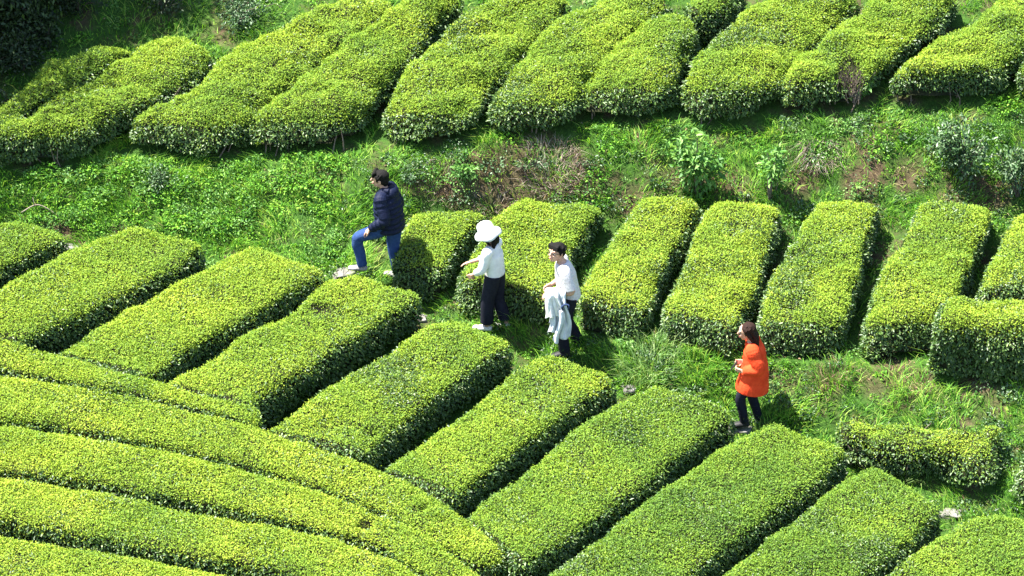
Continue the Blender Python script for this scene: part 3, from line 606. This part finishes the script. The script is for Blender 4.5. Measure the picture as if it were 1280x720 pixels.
def person(label, J, loc, yaw, sc=1.0, fem=False, hands=(.4,.4), palms=((0,-1,-.2),(0,1,-.2)), headR=None, hdir=None):
    """one continuous body from a joint table; L is the person's left"""
    J = {k: np.asarray(v, float) for k, v in J.items()}
    a = .88 if fem else 1.0
    def b(G):
        chain(G, [J['hip']+[0,0,-.07], J['hip']+[0,0,.04], (J['hip']+J['chest'])/2, J['chest'], J['neck']+[-.01,0,-.06], J['neck']+[0,0,.01]], np.array([.145,.165,.132 if fem else .148,.165 if not fem else .15,.125,.058])*(.95 if fem else 1), [.72,.68,.68,.66,.6,.95], k=20, n=30)
        chain(G, [J['neck']+[-.01,0,-.04], (J['neck']+J['head'])/2-[.01,0,.01], J['head']-[.015,0,.02]], np.array([.062,.052,.052])*(.88 if fem else 1))
        for s in 'LR':
            sh, el, wr, hp, kn, an = (J[q+s] for q in ('sh','el','wr','hp','kn','an'))
            cs = J['neck']*.45+sh*.55+[0,0,-.03]
            chain(G, [cs, sh, sh*.65+el*.35, el, el*.6+wr*.4, wr], np.array([.06,.060,.049,.041,.040,.028])*a); joint(G, wr, .028*a)
            chain(G, [hp+[0,0,.04], hp*.7+kn*.3, kn, kn*.65+an*.35, an], np.array([.098,.086,.058,.057,.038])*(.96 if fem else 1)); joint(G, kn, .058*.96); joint(G, an, .038)
            ft = unit(np.array([1.0, .12 if s == 'L' else -.12, J.get('toe'+s, np.zeros(3))[2]]))
            chain(G, [an+[-.030,0,-.045], an+ft*.05+[0,0,-.042], an+ft*.14+[0,0,-.060]], [.026,.026,.012], n=10)
            hd = unit(wr-el) if hdir is None or hdir.get(s) is None else unit(np.asarray(hdir[s], float))
            i = 0 if s == 'L' else 1
            hand(G, wr, hd, palms[i], hands[i], .9 if fem else 1.0, 1 if s == 'L' else -1)
        head(G, J['head'], headR, (.95 if fem else 1.0)*HS)
    o = solid('person', b, M['skin'], None, .0048, 2, loc, yaw); o.scale = PS; tag(o, label, 'person', 'people walking through the tea garden'); face(o, J['head'], headR, (.95 if fem else 1.0)*HS)
    return o, J
def legs_wear(name, root, J, mat, r, waist, hem=.0, hipw=.172, ell=.72, voxel=.008):
    def b(G):
        chain(G, [J['hip']+[0,0,-.10], J['hip'], J['hip']+[0,0,waist]], [hipw*.86,hipw,hipw*.92], ell, k=20, n=12)
        for s in 'LR':
            hp, kn, an = J['hp'+s], J['kn'+s], J['an'+s]; e = an+(kn-an)*hem
            chain(G, [hp+[0,0,.05], hp*.7+kn*.3, kn, kn*.5+e*.5, e], r); joint(G, kn, r[2]*.98)
    return solid(name, b, mat, root, voxel, 2)
def top_wear(name, root, J, mat, torso, ells, zlow, r, sleeve=1.0, quilt=0, extra=None, pitch=.062, voxel=.007, smooth=2):
    """torso radii from hem to collar; sleeve = share of the arm covered"""
    def b(G):
        lo = J['hip']+np.array([.035 if zlow < -.2 else 0,0,zlow]); 
        chain(G, [lo, J['hip']*.75+J['chest']*.25, J['hip']*.35+J['chest']*.65, J['chest']+[0,0,.04], J['neck']+[-.015,0,-.055], J['neck']+[-.005,0,-.002]], torso, ells, k=24, n=44, quilt=quilt, pitch=pitch)
        for s in 'LR':
            sh, el, wr = J['sh'+s], J['el'+s], J['wr'+s]; cs = J['neck']*.5+sh*.5+[0,0,-.035]
            if sleeve <= .5: P = [cs, sh, sh*(1-sleeve*2)+el*sleeve*2]; rr = [r[0], r[0], r[1]]
            else: P = [cs, sh, sh*.6+el*.4, el, el*.5+(el+(wr-el)*(sleeve*2-1))*.5, el+(wr-el)*(sleeve*2-1)]; rr = r; joint(G, el, r[3]*.97)
            chain(G, P, rr, n=34, quilt=quilt*.7, pitch=pitch)
        if extra: extra(G)
    return solid(name, b, mat, root, voxel, smooth)
def shoe(root, J, s, mat, ank=.075):
    an = J['an'+s]; ft = np.array([1.0, .12 if s == 'L' else -.12, 0]); ft /= np.linalg.norm(ft); ref = (0,0,1)
    z = np.array([0,0,1.])
    def b(G):
        chain(G, [an-ft*.065-z*.045, an-ft*.02-z*.040, an+ft*.06-z*.046, an+ft*.13-z*.055, an+ft*.185-z*.058], [.042,.049,.053,.053,.040], [.75,.85,.80,.62,.55], ref, n=18)
        chain(G, [an-ft*.015-z*.05, an-ft*.012+z*(ank-.075)], [.046,.047], n=6)
    return solid('shoe', b, mat, root, .006, 2)
def cloth(name, parent, fn, mat, na=40, nb=60, th=.012, loc=None, rot=None):
    a, b = np.meshgrid(np.linspace(0,1,na), np.linspace(-1,1,nb), indexing='ij'); V = fn(a, b)
    du, dv = np.gradient(V, axis=0), np.gradient(V, axis=1); n = unit(np.cross(du, dv)); A = (V+n*th/2).reshape(-1,3); B = (V-n*th/2).reshape(-1,3)
    i = (np.arange(na-1)[:,None]*nb+np.arange(nb-1)[None]).ravel(); q = np.stack([i, i+1, i+nb+1, i+nb], 1); N = na*nb
    rim = np.r_[np.arange(nb-1), (np.arange(na-1)*nb+nb-1), ((na-1)*nb+np.arange(nb-1, 0, -1)), np.arange(na-1, 0, -1)*nb]; r2 = np.roll(rim, -1)
    G = Geo(); G.add(np.concatenate([A, B]), q); G.P.append((q[:,::-1]+N, 0)); G.P.append((np.stack([r2, rim, rim+N, r2+N], 1), 0))
    o = mesh_from(name, np.concatenate(G.V), G.P, [mat], parent, True)
    if loc is not None: o.location = [float(c) for c in loc]; o.rotation_euler = (0,0,rot)
    return o
def hair_cap(G, c, R, s=1.0, fringe=None, back=1.0):
    """short hair: crown, nape, sideburns and a few tufts; fringe = how low the locks hang over the forehead"""
    c = np.asarray(c, float); P = lambda x, y, z: c+R@np.array([x,y,z])*s
    G.ball(P(-.024,0,.050), np.array([.096,.088,.082])*s, 0, 20, 14, R); G.ball(P(-.052,0,.0), np.array([.062,.080,.080*back])*s, 0, 16, 12, R)
    G.ball(P(-.062,0,-.055), np.array([.036,.056,.045])*s, 0, 12, 8, R)
    rr = np.random.default_rng(int(abs(c[0])*1e4)+3)
    for k in range(34):                                            # tufts over crown and back
        a = rr.uniform(0, math.tau); el_ = rr.uniform(.15, 1.35); d_ = np.array([math.cos(a)*math.cos(el_), math.sin(a)*math.cos(el_), math.sin(el_)])
        q = np.array([-.024,0,.045])+d_*np.array([.086,.080,.074]); t = np.array([-.5*d_[0]+.5, d_[1]*.6, -.55])*.028
        if q[0] > .05 and fringe is None and q[2] < .08: continue
        G.tube([P(*q), P(*(q+d_*.012+t*.6)), P(*(q+d_*.008+t*1.4))], np.array([.015,.013,.006])*s, 0, 7)
    if fringe is not None:
        for y in (-.055,-.034,-.012,.012,.034,.055):
            G.tube([P(.030,y,.122), P(.064,y*1.1,.098), P(.086-abs(y)*.25,y*1.2+.006,.052-fringe)], np.array([.020,.018,.008])*s, 0, 8)
    for y in (-1,1): G.tube([P(.012,.079*y,.06), P(.016,.081*y,.015), P(.012,.078*y,-.015)], np.array([.020,.014,.006])*s, 0, 8)
PI = math.pi; PS = (1.12, 1.12, 1.02); HS = 1.08

# man in the navy jacket, stepping up
loc = ground_at(491, 356); yaw = PI-math.radians(18); hR = frame(math.radians(6), math.radians(4))
J = dict(hip=(.02,0,.90), chest=(.06,0,1.20), neck=(.09,0,1.425), head=(.155,0,1.575), hpL=(.03,.09,.88), knL=(.42,.14,.67), anL=(.37,.13,.24), hpR=(0,-.09,.88), knR=(.02,-.10,.47), anR=(-.03,-.10,.08),
         shL=(.085,.185,1.365), elL=(.0,.265,1.09), wrL=(.22,.215,.885), shR=(.085,-.185,1.365), elR=(.0,-.265,1.09), wrR=(.14,-.25,.86))
o, J = person('man in a navy quilted jacket and blue jeans, one foot raised onto a stone', J, loc, yaw, hands=(.45,.5), palms=((0,-.3,-1),(0,1,-.2)), headR=hR)
def hood(G):
    n_ = J['neck']; G.ball(n_+[-.10,0,-.03], (.085,.135,.10), 0, 16, 12); G.ball(n_+[-.13,0,-.10], (.06,.11,.09), 0, 16, 12)
    for q in (-1,1): chain(G, [n_+[-.09,.09*q,.03], n_+[.0,.085*q,.03], n_+[.06,.04*q,-.02]], [.040,.034,.026], n=10)
jk = top_wear('jacket', o, J, M['navy'], np.array([.212,.216,.216,.212,.170,.085]), [.86,.86,.86,.82,.74,1], -.09, np.array([.088,.086,.080,.074,.070,.056]), .97, .020, hood, .075, .006, 1)
legs_wear('jeans', o, J, M['denim'], [.112,.104,.080,.072,.066], .05)
for s in 'LR': shoe(o, J, s, M['greyshoe'], .08)
solid('hair', lambda G: hair_cap(G, J['head'], hR, HS, .0), M['hair'], o, .006, 1)

# woman in the white hat
loc = ground_at(619, 410); yaw = PI-math.radians(22); hR = frame(math.radians(4), math.radians(14))
J = dict(hip=(0,0,.86), chest=(.03,0,1.13), neck=(.05,0,1.325), head=(.115,0,1.455), hpL=(0,.085,.84), knL=(.07,.09,.45), anL=(.08,.085,.075), hpR=(0,-.085,.84), knR=(.0,-.08,.44), anR=(-.13,-.075,.085),
         shL=(.04,.165,1.265), elL=(.09,.225,1.02), wrL=(.245,.165,.875), shR=(.04,-.165,1.265), elR=(.14,-.215,1.00), wrR=(.385,-.13,.90))
o, J = person('woman in a wide white hat and black trousers, reaching towards the tea', J, loc, yaw, fem=True, hands=(.4,.25), palms=((0,-1,-.2),(0,.3,-1)), headR=hR)
top_wear('blouse', o, J, M['whitecloth'], np.array([.165,.168,.172,.172,.135,.066]), [.74,.74,.74,.72,.68,1], .0, np.array([.074,.072,.066,.060,.055,.048]), .80)
legs_wear('trousers', o, J, M['black'], [.104,.098,.086,.084,.086], .13, .12, .158, .76)
for s in 'LR': shoe(o, J, s, M['paleshoe'], .045)
def lh(G):
    c = J['head']; hair_cap(G, c, hR, .96*HS)
    for y in (-.06,-.03,0,.03,.06): chain(G, [c+hR@np.array([-.075,y,.0]), c+hR@np.array([-.095,y*1.15,-.10]), c+np.array([-.115,y*1.2,-.19])], [.034,.034,.018], n=10)
    for y in (-1,1): chain(G, [c+hR@np.array([-.01,.08*y,.02]), c+hR@np.array([-.02,.085*y,-.07]), c+hR@np.array([-.035,.075*y,-.14])], [.026,.024,.012], n=10)
solid('hair', lh, M['hair'], o, .006, 1)
def hat_mesh():
    G = Geo(); prof = [(.0,.118),(.045,.114),(.080,.098),(.098,.065),(.104,.02),(.108,.0),(.135,-.020),(.160,-.050),(.172,-.080),(.168,-.084),(.155,-.056),(.131,-.028),(.104,-.009),(.096,.015),(.088,.06),(.07,.09),(.0,.108)]
    nu = 40; th = np.arange(nu)/nu*math.tau; V = []
    for r, z in prof:
        wv = np.maximum(r-.108, 0)*(.22*np.sin(2*th+.6)+.16*np.sin(5*th+1))
        V.append(np.stack([r*np.cos(th)*1.06, r*np.sin(th), z+wv], 1))
    V = np.concatenate(V); c = J['head']+hR@np.array([-.012,0,.068]); V = (V*np.array([1.0,1.0,1.08])@np.array(frame(0, math.radians(8))).T)@hR.T+c
    i = (np.arange(len(prof)-1)[:,None]*nu); j = np.arange(nu)[None]; F = np.stack([i+j, i+nu+j, i+nu+(j+1)%nu, i+(j+1)%nu], -1).reshape(-1,4); G.add(V, F)
    return G.build('hat', [M['whitecloth']], o, True)
HATS = 1.0
hat_mesh()

# man in the white shirt with clothes over his arm
loc = ground_at(707, 439); yaw = PI+math.radians(4); hR = frame(math.radians(40), math.radians(-10))
J = dict(hip=(-.05,0,.90), chest=(.01,0,1.20), neck=(.055,0,1.43), head=(.125,.005,1.57), hpL=(-.04,.09,.88), knL=(.08,.10,.48), anL=(.02,.10,.08), hpR=(-.05,-.09,.88), knR=(-.02,-.10,.47), anR=(-.18,-.10,.09),
         shL=(.035,.185,1.36), elL=(-.05,.265,1.10), wrL=(.20,.225,1.045), shR=(.035,-.185,1.36), elR=(-.03,-.25,1.09), wrR=(.17,-.17,.98))
o, J = person('man with glasses in a white shirt, carrying clothes over his forearm', J, loc, yaw, hands=(.7,.6), palms=((0,-.4,-1),(0,1,-.2)), headR=hR)
top_wear('shirt', o, J, M['shirt'], np.array([.188,.186,.186,.186,.152,.070]), [.76,.75,.75,.73,.70,1], -.02, np.array([.078,.074,.070,.066,.06,.05]), .46)
legs_wear('trousers', o, J, M['black'], [.112,.105,.082,.078,.072], .05)
for s in 'LR': shoe(o, J, s, M['shoe'])
solid('hair', lambda G: hair_cap(G, J['head'], hR, HS*1.02, 0, .9), M['hair'], o, .006, 1)
G = Geo()
for y in (-1,1):
    t = np.linspace(0, math.tau, 17); c = J['head']; G.tube(np.array([c+hR@np.array([.103, .034*y+.025*math.cos(q), .012+.019*math.sin(q)]) for q in t]), .0028, 0, 6)
    G.tube([c+hR@np.array([.100,.060*y,.016]), c+hR@np.array([.02,.083*y,.016])], .003, 0, 6)
G.tube([c+hR@np.array([.105,-.010,.016]), c+hR@np.array([.105,.010,.016])], .003, 0, 6); G.build('glasses', [M['glass']], o, True)
el, wr = J['elL'], J['wrL']
def drape(a0, a1, out, inn, r, ph, amp, flare):
    def f(a, b):
        p = el+(wr-el)*(a0+(a1-a0)*a)[...,None]; V = np.empty(a.shape+(3,)); arc = .16
        ang = np.clip(b/arc, -1, 1)*PI/2; L_ = np.where(b < 0, out, inn); hang = np.maximum(np.abs(b)-arc, 0)/(1-arc)*L_*(1+.12*np.sin(a*5+ph))
        fold = amp*(np.sin(a*15+ph+hang*4)+.5*np.sin(a*27+2*ph-hang*7))*np.clip(hang/.12, .15, 1)
        V[...,0] = p[...,0]+(a-.5)*flare*hang+.02*np.sin(hang*11+ph); V[...,1] = p[...,1]-np.sin(ang)*r*(1+.2*np.sin(a*9+ph))-np.sign(b)*fold*.8+np.where(b < 0, hang*.04, -hang*.02)
        V[...,2] = p[...,2]+np.cos(ang)*r-hang+.5*fold*np.sin(a*8); return V
    return f
jd = cloth('denim_jacket', None, drape(.30,.98,.60,.5,.060,.4,.026,.22), M['paledenim'], 44, 90, .014, loc, yaw)
jd.scale = PS; tag(jd, 'pale blue denim jacket hanging from the forearm of the man in the white shirt', 'jacket')
def sl(G):
    b0 = el+(wr-el)*.55+np.array([0,.10,-.20]); chain(G, [b0, b0+[.0,.02,-.16], b0+[.05,.015,-.36], b0+[.06,.01,-.50]], [.055,.056,.050,.046], .6, n=16)
solid('sleeve', sl, M['paledenim'], jd, .007, 2)
G = Geo(); b0 = el+(wr-el)*.42+np.array([0,.135,-.10]); t = np.linspace(-.4, 3.6, 16)
G.tube(np.array([b0+[.045*math.cos(q)-.02+.012*math.sin(2.3*q), .004+.008*math.sin(3*q), .060*math.sin(q)-.06] for q in t]), np.linspace(.014,.008,16), 0, 8); G.build('collar', [M['darkblue']], jd, True)
G = Geo(); b0 = el+(wr-el)*.55+np.array([.07,.055,-.66]); chain(G, [b0+[-.012,0,.02], b0+[.0,0,-.035]], [.052,.052], .62, n=5); G.build('cuff', [M['paledenim']], jd, True)
jw = cloth('white_jacket', None, drape(.62,1.22,.30,.22,.085,1.7,.030,.25), M['whitecloth'], 40, 70, .022, loc, yaw)
jw.scale = PS; tag(jw, 'folded white jacket lying over the wrist of the man in the white shirt', 'jacket')

# woman in orange
loc = ground_at(940, 530); yaw = PI-math.radians(4); hR = frame(math.radians(2), math.radians(6))
J = dict(hip=(-.02,0,.86), chest=(-.005,0,1.13), neck=(.035,0,1.33), head=(.10,0,1.465), hpL=(-.01,.085,.84), knL=(.15,.09,.50), anL=(.10,.09,.13), hpR=(-.02,-.085,.84), knR=(.01,-.085,.45), anR=(-.08,-.08,.075),
         shL=(.02,.165,1.265), elL=(-.07,.23,1.03), wrL=(.13,.155,.945), shR=(.02,-.165,1.265), elR=(-.06,-.23,1.03), wrR=(.13,-.09,.95))
o, J = person('woman with long brown hair in a loose orange coat, holding a small phone', J, loc, yaw, fem=True, hands=(.7,.7), palms=((.2,-1,.3),(.2,1,.3)), headR=hR, hdir={'L': (.8,-.35,.05), 'R': (.8,.2,.05)})
def coat_extra(G):
    h = J['hip']
    n_ = J['neck']; G.tube([n_+[-.05,y,.02] for y in (-.05,0,.05)], .035, 0, 8)
top_wear('coat', o, J, M['orange'], np.array([.222,.200,.190,.182,.145,.075]), [.96,.84,.78,.76,.70,1], -.27, np.array([.086,.086,.084,.080,.078,.066]), .95, .007, coat_extra, .17)
legs_wear('trousers', o, J, M['black'], [.10,.092,.066,.060,.052], .02, hipw=.150)
for s in 'LR': shoe(o, J, s, M['shoe'], .10)
def lh2(G):
    c = J['head']; hair_cap(G, c, hR, .97*HS)
    for y in (-.05,-.025,0,.025,.05): chain(G, [c+hR@np.array([-.06,y,.04]), c+hR@np.array([-.105,y*1.1,-.06]), c+np.array([-.13,y*1.2,-.17]), c+np.array([-.15,y,-.235])], [.036,.036,.032,.014], n=12)
    for y in (-1,1): chain(G, [c+hR@np.array([.0,.08*y,.04]), c+hR@np.array([-.035,.088*y,-.04]), c+hR@np.array([-.07,.075*y,-.13])], [.024,.024,.014], n=10)
solid('hair', lh2, M['brownhair'], o, .006, 1)
# phone in her hands
import bmesh
bm = bmesh.new(); bmesh.ops.create_cube(bm, size=1); bmesh.ops.scale(bm, vec=(.010,.075,.150), verts=bm.verts); bmesh.ops.bevel(bm, geom=bm.edges[:], offset=.004, segments=2, affect='EDGES')
me = bpy.data.meshes.new('phone'); bm.to_mesh(me); bm.free(); me.materials.append(M['glass']); ph = bpy.data.objects.new('phone', me); COL.objects.link(ph)
lw = np.array([.245,.045,.965]); Rz = np.array(Matrix.Rotation(yaw, 3, 'Z')); ph.location = [float(v) for v in loc+Rz@(lw*np.array(PS))]; ph.rotation_euler = (0, math.radians(-35), yaw); tag(ph, 'small dark phone held in both hands by the woman in orange', 'phone')
# ------------------------------------------------------------------ light
SUN_EL = math.radians(63); sd = Vector((-.86, .30, 0)).normalized()
d = Vector((sd.x*math.cos(SUN_EL), sd.y*math.cos(SUN_EL), math.sin(SUN_EL)))
ld = bpy.data.lights.new('sun', 'SUN'); ld.energy = 5.0; ld.angle = math.radians(.5); ld.color = (1, .955, .88)
lo = bpy.data.objects.new('sun', ld); COL.objects.link(lo); lo.rotation_euler = d.to_track_quat('Z', 'Y').to_euler(); lo.location = (-20,-5,30)
W = bpy.data.worlds.new('World'); S.world = W; W.use_nodes = True; nt = W.node_tree
sky = nt.nodes.new('ShaderNodeTexSky'); sky.sky_type = 'NISHITA'; sky.sun_disc = False; sky.sun_elevation = SUN_EL; sky.sun_rotation = math.atan2(d.x, d.y)
bg = nt.nodes['Background']; bg.inputs['Strength'].default_value = .085; nt.links.new(sky.outputs[0], bg.inputs[0])
S.view_settings.view_transform = 'Standard'; S.view_settings.look = 'None'; S.view_settings.exposure = 2.3; S.view_settings.gamma = 1; S.view_settings.use_curve_mapping = False
S.cycles.max_bounces = 6; S.cycles.diffuse_bounces = 3; S.cycles.transmission_bounces = 3; S.cycles.glossy_bounces = 2
S.cycles.use_denoising = True
